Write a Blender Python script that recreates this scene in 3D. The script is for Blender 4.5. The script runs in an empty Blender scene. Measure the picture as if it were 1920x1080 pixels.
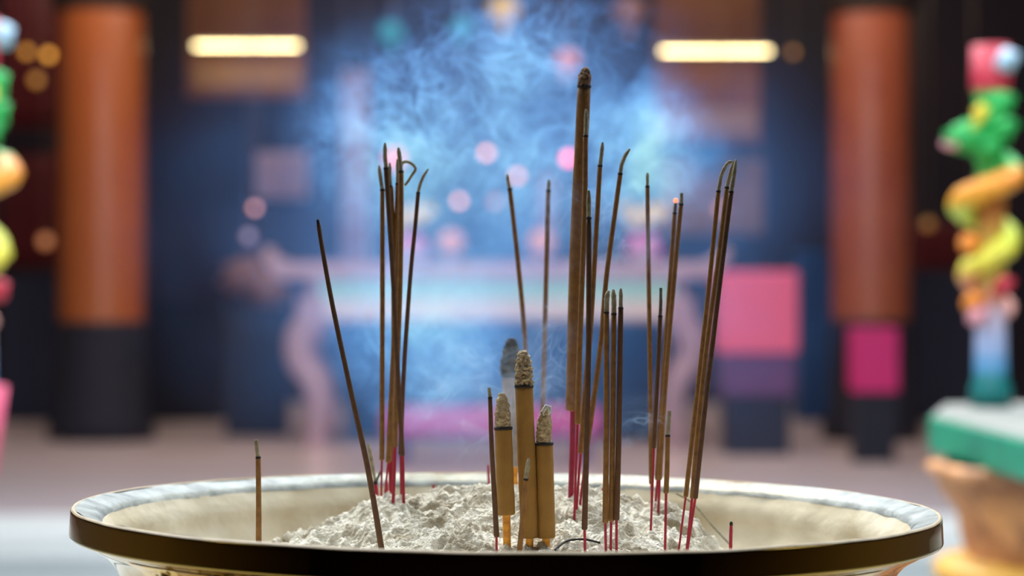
import bpy, bmesh, math, random
from mathutils import Vector, Matrix, noise
random.seed(7)
S = bpy.context.scene
C = S.collection
PI = math.pi

# ------------------------------------------------------------------ camera, world, exposure
CAM = Vector((0.0, -1.407, 1.127))
FPX = 85.0 / 36.0 * 1920.0
cam_d = bpy.data.cameras.new('camera')
cam_d.lens = 85.0; cam_d.sensor_width = 36.0
cam_d.clip_start = 0.05; cam_d.clip_end = 100
cam_d.dof.use_dof = True
cam_d.dof.focus_distance = 1.355
cam_d.dof.aperture_fstop = 6.3
cam = bpy.data.objects.new('camera', cam_d); C.objects.link(cam)
cam.location = CAM; cam.rotation_euler = (PI / 2, 0, 0)
S.camera = cam

W = bpy.data.worlds.new('overcast_sky'); S.world = W; W.use_nodes = True
bg = W.node_tree.nodes['Background']
bg.inputs['Color'].default_value = (0.82, 0.92, 1.0, 1)
bg.inputs['Strength'].default_value = 4.2

sun_l = bpy.data.lights.new('hazy_sun', 'SUN'); sun_l.energy = 2.6; sun_l.angle = math.radians(14); sun_l.color = (1.0, 0.97, 0.90)
sun = bpy.data.objects.new('hazy_sun', sun_l); C.objects.link(sun)
sun.rotation_euler = (math.radians(-36), math.radians(-14), 0)   # high, from beyond the censer

S.view_settings.view_transform = 'Standard'
S.view_settings.look = 'None'
S.view_settings.gamma = 1.0
S.view_settings.exposure = 0.0
S.view_settings.use_curve_mapping = False
S.cycles.use_denoising = True
S.cycles.max_bounces = 6
S.cycles.diffuse_bounces = 3
S.cycles.volume_bounces = 1
S.cycles.volume_step_rate = 1.0
S.cycles.volume_max_steps = 256
S.cycles.sample_clamp_indirect = 6.0


def P(px, py, d):
    """photo pixel (1920x1080) at distance d along the view axis -> world point"""
    return Vector((CAM.x + (px - 960) / FPX * d, CAM.y + d, CAM.z - (py - 540) / FPX * d))


# ------------------------------------------------------------------ materials
def mat(name, col, rough=0.6, metal=0.0, spec=0.5, emit=None, estr=0.0, nscale=None, ncol=None, bump=0.0, bscale=None, coat=0.0, namt=1.0):
    m = bpy.data.materials.new(name); m.use_nodes = True
    nt = m.node_tree; b = nt.nodes['Principled BSDF']
    b.inputs['Base Color'].default_value = (*col, 1)
    b.inputs['Roughness'].default_value = rough
    b.inputs['Metallic'].default_value = metal
    b.inputs['Specular IOR Level'].default_value = spec
    b.inputs['Coat Weight'].default_value = coat
    if emit:
        b.inputs['Emission Color'].default_value = (*emit, 1)
        b.inputs['Emission Strength'].default_value = estr
    tc = None
    if nscale or bump:
        tc = nt.nodes.new('ShaderNodeTexCoord')
    if nscale:
        n = nt.nodes.new('ShaderNodeTexNoise'); n.inputs['Scale'].default_value = nscale
        n.inputs['Detail'].default_value = 4
        nt.links.new(tc.outputs['Object'], n.inputs['Vector'])
        r = nt.nodes.new('ShaderNodeValToRGB')
        r.color_ramp.elements[0].position = 0.35; r.color_ramp.elements[1].position = 0.68
        r.color_ramp.elements[0].color = (*col, 1)
        r.color_ramp.elements[1].color = (*(ncol or tuple(c * 0.6 for c in col)), 1)
        nt.links.new(n.outputs['Fac'], r.inputs['Fac'])
        nt.links.new(r.outputs['Color'], b.inputs['Base Color'])
    if bump:
        n2 = nt.nodes.new('ShaderNodeTexNoise'); n2.inputs['Scale'].default_value = bscale or 50
        n2.inputs['Detail'].default_value = 6
        nt.links.new(tc.outputs['Object'], n2.inputs['Vector'])
        bp = nt.nodes.new('ShaderNodeBump'); bp.inputs['Strength'].default_value = min(1.0, bump)
        bp.inputs['Distance'].default_value = 0.002
        nt.links.new(n2.outputs['Fac'], bp.inputs['Height'])
        nt.links.new(bp.outputs['Normal'], b.inputs['Normal'])
    return m


M = {}
M['incense'] = mat('incense_paste', (0.28, 0.135, 0.036), 0.75, nscale=260, ncol=(0.20, 0.088, 0.022), bump=0.25, bscale=900)
M['incense_dark'] = mat('incense_paste_dark', (0.12, 0.05, 0.018), 0.65, nscale=260, ncol=(0.085, 0.033, 0.013), bump=0.2, bscale=900)
M['incense_gold'] = mat('incense_paste_golden', (0.36, 0.19, 0.040), 0.75, nscale=90, ncol=(0.30, 0.15, 0.032), bump=0.2, bscale=700)
M['ash_tip'] = mat('burnt_ash_tip', (0.42, 0.37, 0.27), 0.9, nscale=300, ncol=(0.26, 0.22, 0.15), bump=0.6, bscale=900)
M['ash_brown'] = mat('burnt_ash_brown', (0.72, 0.58, 0.40), 0.95, nscale=260, ncol=(0.42, 0.29, 0.17), bump=1.0, bscale=700)
M['ash_grey'] = mat('burnt_ash_grey', (0.22, 0.22, 0.21), 0.95, nscale=150, ncol=(0.06, 0.06, 0.06), bump=1.0, bscale=700)
M['incense_hazed'] = mat('hazy_grey_paste', (0.40, 0.33, 0.30), 0.9, nscale=150, ncol=(0.26, 0.22, 0.22))  # paste greyed to put the smoke haze into its colour
M['ash_cap'] = mat('brown_ash_cap', (0.42, 0.26, 0.16), 0.95, nscale=260, ncol=(0.22, 0.12, 0.07), bump=1.0, bscale=700)
M['char'] = mat('char', (0.012, 0.006, 0.006), 0.7)
M['stem'] = mat('dyed_bamboo_stem', (0.42, 0.008, 0.04), 0.55, nscale=200, ncol=(0.30, 0.006, 0.028))
M['stem_dark'] = mat('dyed_bamboo_stem_deep', (0.36, 0.012, 0.06), 0.55, nscale=200, ncol=(0.26, 0.01, 0.04))
M['core'] = mat('yellow_bamboo_core', (0.95, 0.42, 0.01), 0.35, nscale=220, ncol=(0.55, 0.16, 0.005))
M['ember'] = mat('glowing_ember', (0.9, 0.3, 0.15), 0.8, emit=(1.0, 0.25, 0.14), estr=1.5)


def ash_material():
    m = bpy.data.materials.new('pale_incense_ash'); m.use_nodes = True
    nt = m.node_tree; b = nt.nodes['Principled BSDF']
    b.inputs['Roughness'].default_value = 1.0; b.inputs['Specular IOR Level'].default_value = 0.1
    tc = nt.nodes.new('ShaderNodeTexCoord')
    n = nt.nodes.new('ShaderNodeTexNoise'); n.inputs['Scale'].default_value = 55; n.inputs['Detail'].default_value = 6
    nt.links.new(tc.outputs['Object'], n.inputs['Vector'])
    r = nt.nodes.new('ShaderNodeValToRGB')
    r.color_ramp.elements[0].position = 0.3; r.color_ramp.elements[0].color = (0.40, 0.33, 0.22, 1)
    r.color_ramp.elements[1].position = 0.6; r.color_ramp.elements[1].color = (0.88, 0.83, 0.71, 1)
    nt.links.new(n.outputs['Fac'], r.inputs['Fac']); nt.links.new(r.outputs['Color'], b.inputs['Base Color'])
    n2 = nt.nodes.new('ShaderNodeTexNoise'); n2.inputs['Scale'].default_value = 500; n2.inputs['Detail'].default_value = 5
    nt.links.new(tc.outputs['Object'], n2.inputs['Vector'])
    bp = nt.nodes.new('ShaderNodeBump'); bp.inputs['Strength'].default_value = 1.0; bp.inputs['Distance'].default_value = 0.003
    nt.links.new(n2.outputs['Fac'], bp.inputs['Height']); nt.links.new(bp.outputs['Normal'], b.inputs['Normal'])
    return m


M['ash'] = ash_material()
M['brass'] = mat('polished_brass', (0.50, 0.30, 0.06), 0.07, metal=1.0)
M['relief'] = mat('embossed_brass', (0.78, 0.47, 0.12), 0.16, metal=1.0)
M['edge'] = mat('ash_worn_edge', (0.45, 0.34, 0.20), 0.5, nscale=60, ncol=(0.28, 0.19, 0.09))
M['lip'] = mat('ash_dusted_lip', (0.34, 0.36, 0.34), 0.36, spec=0.5, nscale=70, ncol=(0.12, 0.13, 0.12), bump=0.5, bscale=120)
M['inner'] = mat('ash_coated_inner_wall', (0.74, 0.66, 0.51), 0.75, nscale=18, ncol=(0.54, 0.45, 0.30), bump=1.0, bscale=50)


# ------------------------------------------------------------------ mesh helpers
def link_mesh(name, verts, faces, material, parent=None, smooth=True, mats=None, fmat=None):
    me = bpy.data.meshes.new(name)
    me.from_pydata([tuple(v) for v in verts], [], faces)
    if mats:
        for m in mats: me.materials.append(m)
        if fmat:
            for p, i in zip(me.polygons, fmat): p.material_index = i
    elif material:
        me.materials.append(material)
    if smooth:
        for p in me.polygons: p.use_smooth = True
    me.update()
    o = bpy.data.objects.new(name, me); C.objects.link(o)
    if parent: o.parent = parent
    return o


def empty(name, loc):
    o = bpy.data.objects.new(name, None); C.objects.link(o); o.location = loc
    o.empty_display_size = 0.02
    return o


def tag(o, label, cat=None, group=None, kind=None):
    if label: o['label'] = label
    if cat: o['category'] = cat
    if group: o['group'] = group
    if kind: o['kind'] = kind
    return o


def catmull(pts, n):
    """pts: list of tuples of any length; returns dense samples through them"""
    out = []
    q = [pts[0]] + list(pts) + [pts[-1]]
    for i in range(1, len(q) - 2):
        p0, p1, p2, p3 = q[i - 1], q[i], q[i + 1], q[i + 2]
        for k in range(n):
            t = k / n
            out.append(tuple(0.5 * (2 * b + (c - a) * t + (2 * a - 5 * b + 4 * c - d) * t * t + (3 * b - a - 3 * c + d) * t ** 3)
                             for a, b, c, d in zip(p0, p1, p2, p3)))
    out.append(tuple(pts[-1]))
    return out


def tube_data(path, radii, seg=12, cap=True, jitter=0.0, jfreq=300.0, seed=0.0):
    """path: Vectors; radii: floats. round tube with closed ends"""
    verts, faces = [], []
    up = Vector((0.0, 1.0, 0.0))
    n = len(path)
    for i, p in enumerate(path):
        t = (path[min(i + 1, n - 1)] - path[max(i - 1, 0)])
        if t.length < 1e-9: t = Vector((0, 0, 1))
        t.normalize()
        u = t.cross(up)
        if u.length < 0.05: u = t.cross(Vector((1, 0, 0)))
        u.normalize(); v = t.cross(u)
        for k in range(seg):
            a = 2 * PI * k / seg
            d = u * math.cos(a) + v * math.sin(a)
            r = radii[i]
            if jitter:
                q = (p + d * r) * jfreq
                r *= 1 + jitter * (noise.noise(q + Vector((seed, 0, 0))) + 0.5 * noise.noise(q * 2.3))
            verts.append(p + d * r)
    for i in range(n - 1):
        for k in range(seg):
            a = i * seg + k; b = i * seg + (k + 1) % seg
            faces.append((a, b, b + seg, a + seg))
    if cap:
        faces.append(tuple(range(seg))[::-1])
        faces.append(tuple((n - 1) * seg + k for k in range(seg)))
    return verts, faces


def tube(name, path, radii, m, parent=None, **kw):
    v, f = tube_data(path, radii, **kw)
    if parent:
        off = parent.matrix_world.translation if False else Vector(parent.location)
        v = [x - off for x in v]
    return link_mesh(name, v, f, m, parent)


def lathe_data(prof, seg=96, a0=0.0, a1=2 * PI, disp=None, closed=True):
    verts, faces = [], []
    full = abs(a1 - a0 - 2 * PI) < 1e-6
    ns = seg if full else seg + 1
    for j in range(ns):
        a = a0 + (a1 - a0) * j / seg
        ca, sa = math.cos(a), math.sin(a)
        for (r, z) in prof:
            if disp: r2, z2 = disp(r, z, a)
            else: r2, z2 = r, z
            verts.append((r2 * ca, r2 * sa, z2))
    n = len(prof)
    for j in range(seg):
        j2 = (j + 1) % ns
        for i in range(n - 1):
            faces.append((j * n + i, j2 * n + i, j2 * n + i + 1, j * n + i + 1))
    return verts, faces


def box_data(x0, x1, y0, y1, z0, z1):
    v = [(x0, y0, z0), (x1, y0, z0), (x1, y1, z0), (x0, y1, z0), (x0, y0, z1), (x1, y0, z1), (x1, y1, z1), (x0, y1, z1)]
    f = [(0, 3, 2, 1), (4, 5, 6, 7), (0, 1, 5, 4), (1, 2, 6, 5), (2, 3, 7, 6), (3, 0, 4, 7)]
    return v, f


def box(name, x0, x1, y0, y1, z0, z1, m, parent=None, bev=0.0):
    v, f = box_data(x0, x1, y0, y1, z0, z1)
    if parent:
        off = Vector(parent.location); v = [Vector(q) - off for q in v]
    o = link_mesh(name, v, f, m, parent, smooth=False)
    if bev:
        b = o.modifiers.new('bevel', 'BEVEL'); b.width = bev; b.segments = 2
    return o


def blob(name, c, rad, m, parent=None, lump=0.0, freq=4.0, sub=3, sq=(1, 1, 1)):
    bm = bmesh.new()
    bmesh.ops.create_icosphere(bm, subdivisions=sub, radius=1.0)
    off = Vector(parent.location) if parent else Vector()
    for v in bm.verts:
        d = v.co.normalized()
        r = rad * (1 + lump * noise.noise(d * freq + Vector(c) * 3))
        v.co = Vector(c) - off + Vector((d.x * sq[0], d.y * sq[1], d.z * sq[2])) * r
    me = bpy.data.meshes.new(name); bm.to_mesh(me); bm.free()
    for p in me.polygons: p.use_smooth = True
    me.materials.append(m)
    o = bpy.data.objects.new(name, me); C.objects.link(o)
    if parent: o.parent = parent
    return o


# ------------------------------------------------------------------ the place: temple hall round an open courtyard
M['floor'] = mat('polished_pinkish_tiles', (0.90, 0.73, 0.74), 0.20, spec=0.4, nscale=0.5, ncol=(0.80, 0.65, 0.66))
M['court'] = mat('courtyard_stone', (0.34, 0.37, 0.37), 0.6, nscale=1.2, ncol=(0.26, 0.28, 0.28))
M['kerb'] = mat('white_stone_kerb', (0.75, 0.74, 0.72), 0.5)
M['wall'] = mat('dark_lacquered_wall', (0.022, 0.010, 0.024), 0.6, nscale=0.9, ncol=(0.008, 0.009, 0.026))
M['wallred'] = mat('deep_red_wall', (0.13, 0.006, 0.014), 0.5)
M['roof'] = mat('dark_timber_roof', (0.020, 0.010, 0.007), 0.8)
M['gate'] = mat('dark_gatehouse_timber', (0.035, 0.013, 0.006), 0.8)
M['sidewall'] = mat('side_court_plaster', (0.22, 0.15, 0.09), 0.8)


def struct(name, *a):
    return tag(box(name, *a), None, kind='structure')


struct('floor', -8, 8, 10.6, 24, -0.3, 0.0, M['floor'])
struct('ground', -8, 8, -1.0, 10.6, -0.3, -0.10, M['court'])
struct('floor_gatehouse', -8, 8, -7, -1.0, -0.3, -0.10, M['gate'])
struct('trim_1', -8, 8, 9.6, 10.6, -0.10, 0.004, M['kerb'])
struct('wall_back', -8, 8, 22.6, 22.9, 0, 5.2, M['wall'])
struct('wall_left', -8.2, -8, -7, 23, -0.1, 5.2, M['sidewall'])
struct('wall_right', 8, 8.2, -7, 23, -0.1, 5.2, M['sidewall'])
struct('wall_front', -8, 8, -7.2, -7, -0.1, 5.2, M['gate'])
struct('ceiling', -8.2, 8.2, 11.0, 23, 4.6, 4.8, M['roof'])
struct('trim_2', -8.2, 8.2, 10.7, 11.2, 3.5, 3.65, M['roof'])  # unseen eave, added to keep sky light out of the hall
struct('trim_3', -8.2, 8.2, 11.0, 11.2, 3.65, 4.6, M['roof'])
tag(box('ceiling_gatehouse', -8.2, 8.2, -7.2, -0.15, 2.7, 2.9, M['gate']), None, kind='structure')  # unseen roof, brought forward so the censer is lit from behind

for nm, xa, xb in (('ceiling_left', -8.2, -3.2), ('ceiling_right', 3.2, 8.2)):  # unseen side roofs, added to narrow the sky opening
    tag(box(nm, xa, xb, -0.15, 11.0, 3.3, 3.45, M['roof']), None, kind='structure')


def back_box(name, px0, px1, py0, py1, d, thick, m, parent=None, bev=0.0):
    a, b = P(px0, py0, d), P(px1, py1, d)
    return box(name, min(a.x, b.x), max(a.x, b.x), a.y, a.y + thick, min(a.z, b.z), max(a.z, b.z), m, parent, bev)


# ---------- censer
cen = empty('incense_censer', (-0.0031, 0, -0.1))
tag(cen, 'wide round brass censer full of pale ash, on a turned foot in the courtyard', 'incense burner')
cen.rotation_euler = (0, math.radians(0.6), 0)
ROLL = Matrix.Rotation(math.radians(0.6), 4, 'Y')


def censer_part(name, prof, m, seg=160, **kw):
    # profile heights are world heights; parent origin sits at z = -0.1, the small tilt turns round the rim
    v, f = lathe_data(prof, seg, **kw)
    piv = Vector((0, 0, 1.0))
    inv = cen_mat_inv
    out = []
    for q in v:
        w = ROLL @ (Vector(q) - piv) + piv + Vector((-0.0031, 0, 0))
        out.append(inv @ w)
    return link_mesh(name, out, f, m, cen)


cen_mat_inv = (Matrix.Translation((-0.0031, 0, -0.1)) @ ROLL).inverted()


def rim_wob(r, z, a):
    return r, z + 0.0005 * noise.noise(Vector((math.cos(a) * 6, math.sin(a) * 6, 1.0)))


# band with a soft roll at top and bottom
censer_part('rim_band', [(0.2485, 0.9998), (0.2494, 0.9996), (0.2498, 0.9990), (0.2499, 0.9982), (0.2502, 0.9930), (0.2505, 0.9870), (0.25055, 0.9860), (0.2504, 0.9852), (0.2498, 0.9846), (0.2480, 0.9838), (0.2440, 0.9826)], M['brass'])
censer_part('rim_edge', [(0.2472, 1.0000), (0.2480, 1.0006), (0.2490, 1.0004), (0.2497, 0.9996)], M['edge'], disp=rim_wob)
censer_part('lip', [(0.2474, 1.0001), (0.2440, 0.9992), (0.2400, 0.9978), (0.2360, 0.9966), (0.2335, 0.9950), (0.2320, 0.9925)], M['lip'],
            disp=lambda r, z, a: (r, z + 0.0012 * noise.noise(Vector((r * 60 + 3, math.cos(a) * 9, math.sin(a) * 9)))))


def inner_disp(r, z, a):
    q = Vector((math.cos(a) * r * 45, math.sin(a) * r * 45, z * 50))
    k = 0.0028 * noise.noise(q) + 0.0012 * noise.noise(q * 3)
    return r + k * min(1, (0.997 - z) * 60), z


inner = [(0.2322, 0.9928), (0.2290, 0.9880), (0.2240, 0.9820)]
for i in range(1, 22):
    t = i / 21
    inner.append((0.224 * math.cos(t * PI / 2) ** 0.8 + 0.001, 0.982 - 0.075 * math.sin(t * PI / 2)))
censer_part('inner_wall', inner, M['inner'], seg=220, disp=inner_disp)
body = [(0.2440, 0.9826), (0.2400, 0.9800), (0.2325, 0.9755), (0.2260, 0.9690), (0.2218, 0.9600), (0.2205, 0.9480), (0.2230, 0.9300), (0.2330, 0.9050), (0.2410, 0.8700),
        (0.2380, 0.8300), (0.2200, 0.7900), (0.1850, 0.7550), (0.1400, 0.7350), (0.1050, 0.7250), (0.0850, 0.7050), (0.0800, 0.6600)]
censer_part('body', [tuple(q) for q in catmull(body, 4)], M['brass'])
foot = [(0.080, 0.66), (0.105, 0.65), (0.085, 0.63), (0.07, 0.45), (0.085, 0.22), (0.16, 0.12), (0.22, 0.06), (0.25, -0.02), (0.26, -0.10), (0.01, -0.10)]
censer_part('foot', foot, M['brass'], seg=80)


def relief_disp(r, z, a):
    q = Vector((a * 9, z * 130, 2.0))
    e = max(0.0, min(1.0, (0.9800 - z) / 0.004)) * max(0.0, min(1.0, (z - 0.90) / 0.01))
    fall = max(0, min(1, (0.96 - abs(a + PI / 2)) / 0.12))
    k = abs(noise.noise(q)) * 0.010 + abs(noise.noise(q * 2.7)) * 0.005
    return r + (k - 0.0005) * e * fall, z


rp = []
for i in range(52):
    z = 0.9805 - i * 0.0015
    # radius of the neck at that height, just outside it
    for (r1, z1), (r2, z2) in zip(body, body[1:]):
        if z2 <= z <= z1:
            rr = r1 + (r2 - r1) * (z1 - z) / (z1 - z2); break
    rp.append((rr + 0.0008, z))
censer_part('relief_ornament', rp, M['relief'], seg=420, a0=-PI / 2 - 0.97, a1=-PI / 2 + 0.97, disp=relief_disp)

# ---------- ash heap
SIL = [(380, 1075), (440, 1050), (500, 1018), (530, 1003), (600, 980), (640, 966), (690, 943), (730, 926), (800, 922), (830, 916), (880, 909), (920, 908), (1000, 910),
       (1050, 913), (1130, 919), (1160, 928), (1200, 936), (1250, 941), (1290, 960), (1310, 980), (1345, 1022), (1380, 1060), (1430, 1085)]


def ridge(x):
    px = 960 + x / 1.465 * FPX
    if px <= SIL[0][0]: y = SIL[0][1] + (SIL[0][0] - px) * 0.35
    elif px >= SIL[-1][0]: y = SIL[-1][1] + (px - SIL[-1][0]) * 0.35
    else:
        for (a, ya), (b, yb) in zip(SIL, SIL[1:]):
            if a <= px <= b:
                y = ya + (yb - ya) * (px - a) / (b - a); break
    return CAM.z - (y - 540) / FPX * 1.465


YR = 0.062


def ash_base(x, y):
    z = ridge(x) - 0.0015
    if y < YR: z -= 0.19 * (YR - y) * (1.0 if y > -0.09 else 1.0) + max(0, -0.09 - y) ** 1.3 * 1.2
    else: z -= 0.08 * (y - YR) + 4.0 * (y - YR) ** 2
    return z


def ash_h(x, y):
    z = ash_base(x, y)
    q = Vector((x * 38, y * 38, 0.3))
    w = Vector((noise.noise(q * 1.4), noise.noise(q * 1.4 + Vector((5, 5, 5))), 0)) * 0.5
    a = noise.noise(q + w)
    z += 0.0042 * a
    r = 1 - abs(noise.noise(q * 2.6 + w * 2 + Vector((3, 1, 7)))) * 2
    z += 0.0040 * (r - 0.55)
    # crumbs and hollows
    d = noise.voronoi(Vector((x * 120, y * 100, 0)) + w * 1.5)[0]
    z += 0.0045 * (0.45 - d[0]) * (0.6 + 0.9 * noise.noise(q * 0.8 + Vector((9, 9, 1))))
    h = noise.noise(Vector((x * 60, y * 75, 4.0)))
    if h > 0.22: z -= 0.022 * (h - 0.22)
    z += 0.0016 * noise.fractal(Vector((x * 230, y * 230, 1.0)), 0.7, 2.1, 5)
    z += 0.0009 * (0.5 - noise.voronoi(Vector((x * 420, y * 420, 0.5)))[0][0]) * (1 + noise.noise(q * 2))
    # two long hollows the photo shows on the near slope
    for (hx, hy, sx, sy, dep) in ((-0.088, -0.012, 0.020, 0.010, 0.006), (-0.066, -0.030, 0.010, 0.006, 0.005), (0.075, -0.01, 0.007, 0.006, 0.004),
                                  (0.045, -0.035, 0.008, 0.005, 0.003), (-0.02, -0.01, 0.012, 0.007, 0.004)):
        e = ((x - hx) / sx) ** 2 + ((y - hy) / sy) ** 2
        if e < 4: z -= dep * math.exp(-e)
    return z


def build_ash():
    nx, ny = 700, 520
    x0, x1, y0, y1 = -0.19, 0.19, -0.165, 0.14
    V, F = [], []
    idx = {}
    for j in range(ny):
        y = y0 + (y1 - y0) * j / (ny - 1)
        for i in range(nx):
            x = x0 + (x1 - x0) * i / (nx - 1)
            if x * x + y * y > 0.186 ** 2: continue
            idx[(i, j)] = len(V)
            V.append((x, y, ash_h(x, y)))
    for (i, j), a in idx.items():
        b, c, d = idx.get((i + 1, j)), idx.get((i + 1, j + 1)), idx.get((i, j + 1))
        if None not in (b, c, d): F.append((a, b, c, d))
    return link_mesh('ash', V, F, M['ash'])


tag(build_ash(), 'heap of crumbly pale grey ash filling the brass censer', 'ash', kind='stuff')

# ---------- incense


def px_path(pts, d, lean=0.0):
    """pts: (x, y, ...) photo pixels; lean: extra depth per pixel of height above the last one"""
    yb = pts[-1][1]
    return [P(p[0], p[1], d + lean * (yb - p[1])) for p in pts]


def resample(pts, n=10):
    return catmull([tuple(map(float, p)) for p in pts], n)


def incense(label, group, d, ash, coat, stem=None, w=10.0, wb=None, wt=None, ws=6.5, m='incense', ma='ash_tip', ms='stem', name='incense_stick', cat='incense stick',
            lean=0.0, seg=12, ring=True, pointed=True, thick=False, ember=False, jit=0.0, deep=45):
    """ash: pixel points tip..neck; coat: neck..end of the paste; stem: end of paste..ash surface. w: width in pixels."""
    wb = wb or w
    last = (stem or coat)[-1]
    base = P(last[0], last[1], d)
    root = empty(name, base); tag(root, label, cat, group)
    s = d / FPX
    ytop, ybot = coat[0][1], coat[-1][1]
    all_last = last[1]

    def conv(pts): return [P(p[0], p[1], d + lean * (all_last - p[1])) for p in pts]
    # paste
    cp = [p for p in coat]
    if not stem:  # runs on into the ash
        a, b = cp[-2], cp[-1]
        k = deep / max(1, b[1] - a[1]); cp.append((b[0] + (b[0] - a[0]) * k, b[1] + deep))
    dense = resample(cp, 8)
    path = conv(dense)
    rad = [s * 0.5 * (w + (wb - w) * max(0, min(1, (p[1] - ytop) / max(1, ybot - ytop)))) for p in dense]
    # small irregularities of hand-rolled paste
    rad = [r * (1 + 0.04 * noise.noise(Vector((p[1] * 0.05, d * 31, p[0])))) for r, p in zip(rad, dense)]
    if stem:   # shoulder at the lower end
        e = path[-1]; t = (path[-1] - path[-2]).normalized()
        k = 0.14 if thick else 0.5
        path += [e + t * rad[-1] * k, e + t * rad[-1] * k * 1.5]; rad += [rad[-1] * 0.9, rad[-1] * 0.4]
    tube('coating', path, rad, M[m], root, seg=seg)
    # ash tip
    if ash:
        wt = wt or w * 0.82
        da = resample(ash, 10 if not thick else 16)
        pa = conv(da)
        L = len(da) - 1
        ra = []
        for i in range(L + 1):
            t = i / L
            if thick: f = 0.34 + 0.66 * min(1, t / 0.6) ** 0.75
            elif pointed: f = 0.45 + 0.55 * min(1, t / 0.3)
            else: f = 0.85 + 0.15 * t
            ra.append(s * 0.5 * wt * f)
        pa.insert(0, pa[0] + (pa[0] - pa[1]) * 0.3); ra.insert(0, ra[0] * 0.45)
        tube('ash_tip', pa, ra, M[ma], root, seg=40 if thick else seg, jitter=jit or (0.30 if thick else 0.12), jfreq=650 if thick else 700, seed=d * 77)
        if ring:
            a, b = Vector((*ash[-2][:2], 0)), Vector((*ash[-1][:2], 0))
            n0 = conv([coat[0]])[0]
            t = (conv([coat[1]])[0] - n0).normalized()
            h = s * (2.2 if not thick else 3.2)
            tube('char_band', [n0 - t * h, n0 - t * h * 0.5, n0 + t * h * 0.7, n0 + t * h], [s * w * 0.47, s * w * 0.535, s * w * 0.53, s * w * 0.49], M['char'], root, seg=seg)
    if ember:
        c = conv([ember])[0]
        blob('ember', c, s * 4.6, M['ember'], root, lump=0.3, sub=2)
    if stem:
        sp = list(stem)
        a, b = sp[-2], sp[-1]
        k = deep / max(1, b[1] - a[1]); sp.append((b[0] + (b[0] - a[0]) * k, b[1] + deep))
        sp.insert(0, (stem[0][0], stem[0][1] - 6))
        ds = resample(sp, 5)
        tube('bamboo_stem', conv(ds), [s * ws * 0.5] * len(ds), M[ms], root, seg=8)
    return root


GA, GE, GF, GH, GI, GL = ('sticks in the tall bundle on the rear slope', 'sticks beside the tall thick one', 'sticks beside the tall thick one',
                          'three short matching sticks', 'slim sticks between the trio and the crossed bundle', 'sticks in the leaning bundle at the slope edge')
# tall bundle
incense('slim stick of the tall bundle, lowest straight tip on its outer side', GA, 1.475, [(711, 310), (713, 330), (717, 356)], [(717, 356), (717, 600), (716, 860)], [(716, 860), (715, 928)], w=9, wb=9.5, ws=4)
incense('tallest straight stick of the bundle, black pointed tip', GA, 1.45, [(722, 268), (722, 290), (724, 316)], [(724, 316), (728, 380), (737, 520), (747, 720), (755, 852)], [(755, 852), (756, 900), (757, 946)], w=9.5, wb=9, m='incense_dark', ws=6)
incense('stick half hidden behind the tallest stick of the bundle', GA, 1.475, [(731, 305), (731, 325), (732, 350)], [(732, 350), (735, 380), (738, 600), (735, 845)], [(735, 845), (733, 935)], w=8, wb=9, ws=6)
incense('second tallest stick of the bundle, tip bent slightly outward', GA, 1.455, [(747, 277), (749, 295), (752, 322)], [(752, 322), (752, 400), (750, 540), (743, 740), (741, 835)], [(741, 835), (739, 900), (737, 944)], w=9.5, wb=10, m='incense', ws=6)
incense('stick close beside the second tallest of the bundle, blunt tip', GA, 1.475, [(745, 298), (746, 320), (746, 345)], [(746, 345), (744, 400), (741, 540), (736, 740), (731, 862)], [(731, 862), (733, 943)], w=9, wb=10, ws=6.5)
incense('stick whose grey ash curls over into a hook', GA, 1.468, [(759, 348), (765, 340), (772, 329), (779, 318), (776, 311), (769, 305), (760, 303), (753, 308), (750, 330)],
        [(750, 330), (748, 420), (740, 600), (728, 864)], [(728, 864), (722, 925)], w=7, wb=10, wt=6, pointed=False, ring=False, ws=4, ma='ash_tip')
incense('stick leaning out of the tall bundle, ash tip bowed outward', GA, 1.465, [(803, 317), (795, 329), (788, 345), (784, 362)], [(784, 362), (778, 430), (771, 500), (762, 620), (755, 740), (751, 850)], [(751, 850), (752, 925)],
        w=7.5, wb=9, wt=6, m='incense_dark', ws=4)
incense('lone dark stick leaning away from the tall bundle', None, 1.345, [(595, 411), (596, 415), (597, 421)], [(597, 421), (604, 465), (624, 575), (657, 730), (690, 880), (715, 1027)], None, w=8, wb=11.5, wt=5.5, m='incense_dark', ma='char', ring=False)
incense('short stub of incense standing alone by the censer wall', None, 1.33, [(480, 825), (482, 842), (484, 858)], [(484, 858), (485, 940), (485, 1010)], None, w=9.5, wb=11, wt=8.5, pointed=False, m='incense', deep=90)
# far pair
GD = 'pair of slim sticks far apart on the rear slope'
incense('slim hazy stick leaning, behind the grey thick incense', GD, 1.545, [(952, 327), (953, 340), (956, 355)], [(956, 355), (969, 470), (983, 620), (993, 800), (999, 900)], [(999, 900), (1001, 935)], w=9, wb=9, wt=7)
incense('slim hazy upright stick behind the thick trio', GD, 1.545, [(1029, 337), (1029, 347), (1028, 358)], [(1028, 358), (1023, 560), (1018, 760), (1016, 880)], [(1016, 880), (1015, 930)], w=8.5, wb=10, wt=7)
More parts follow.
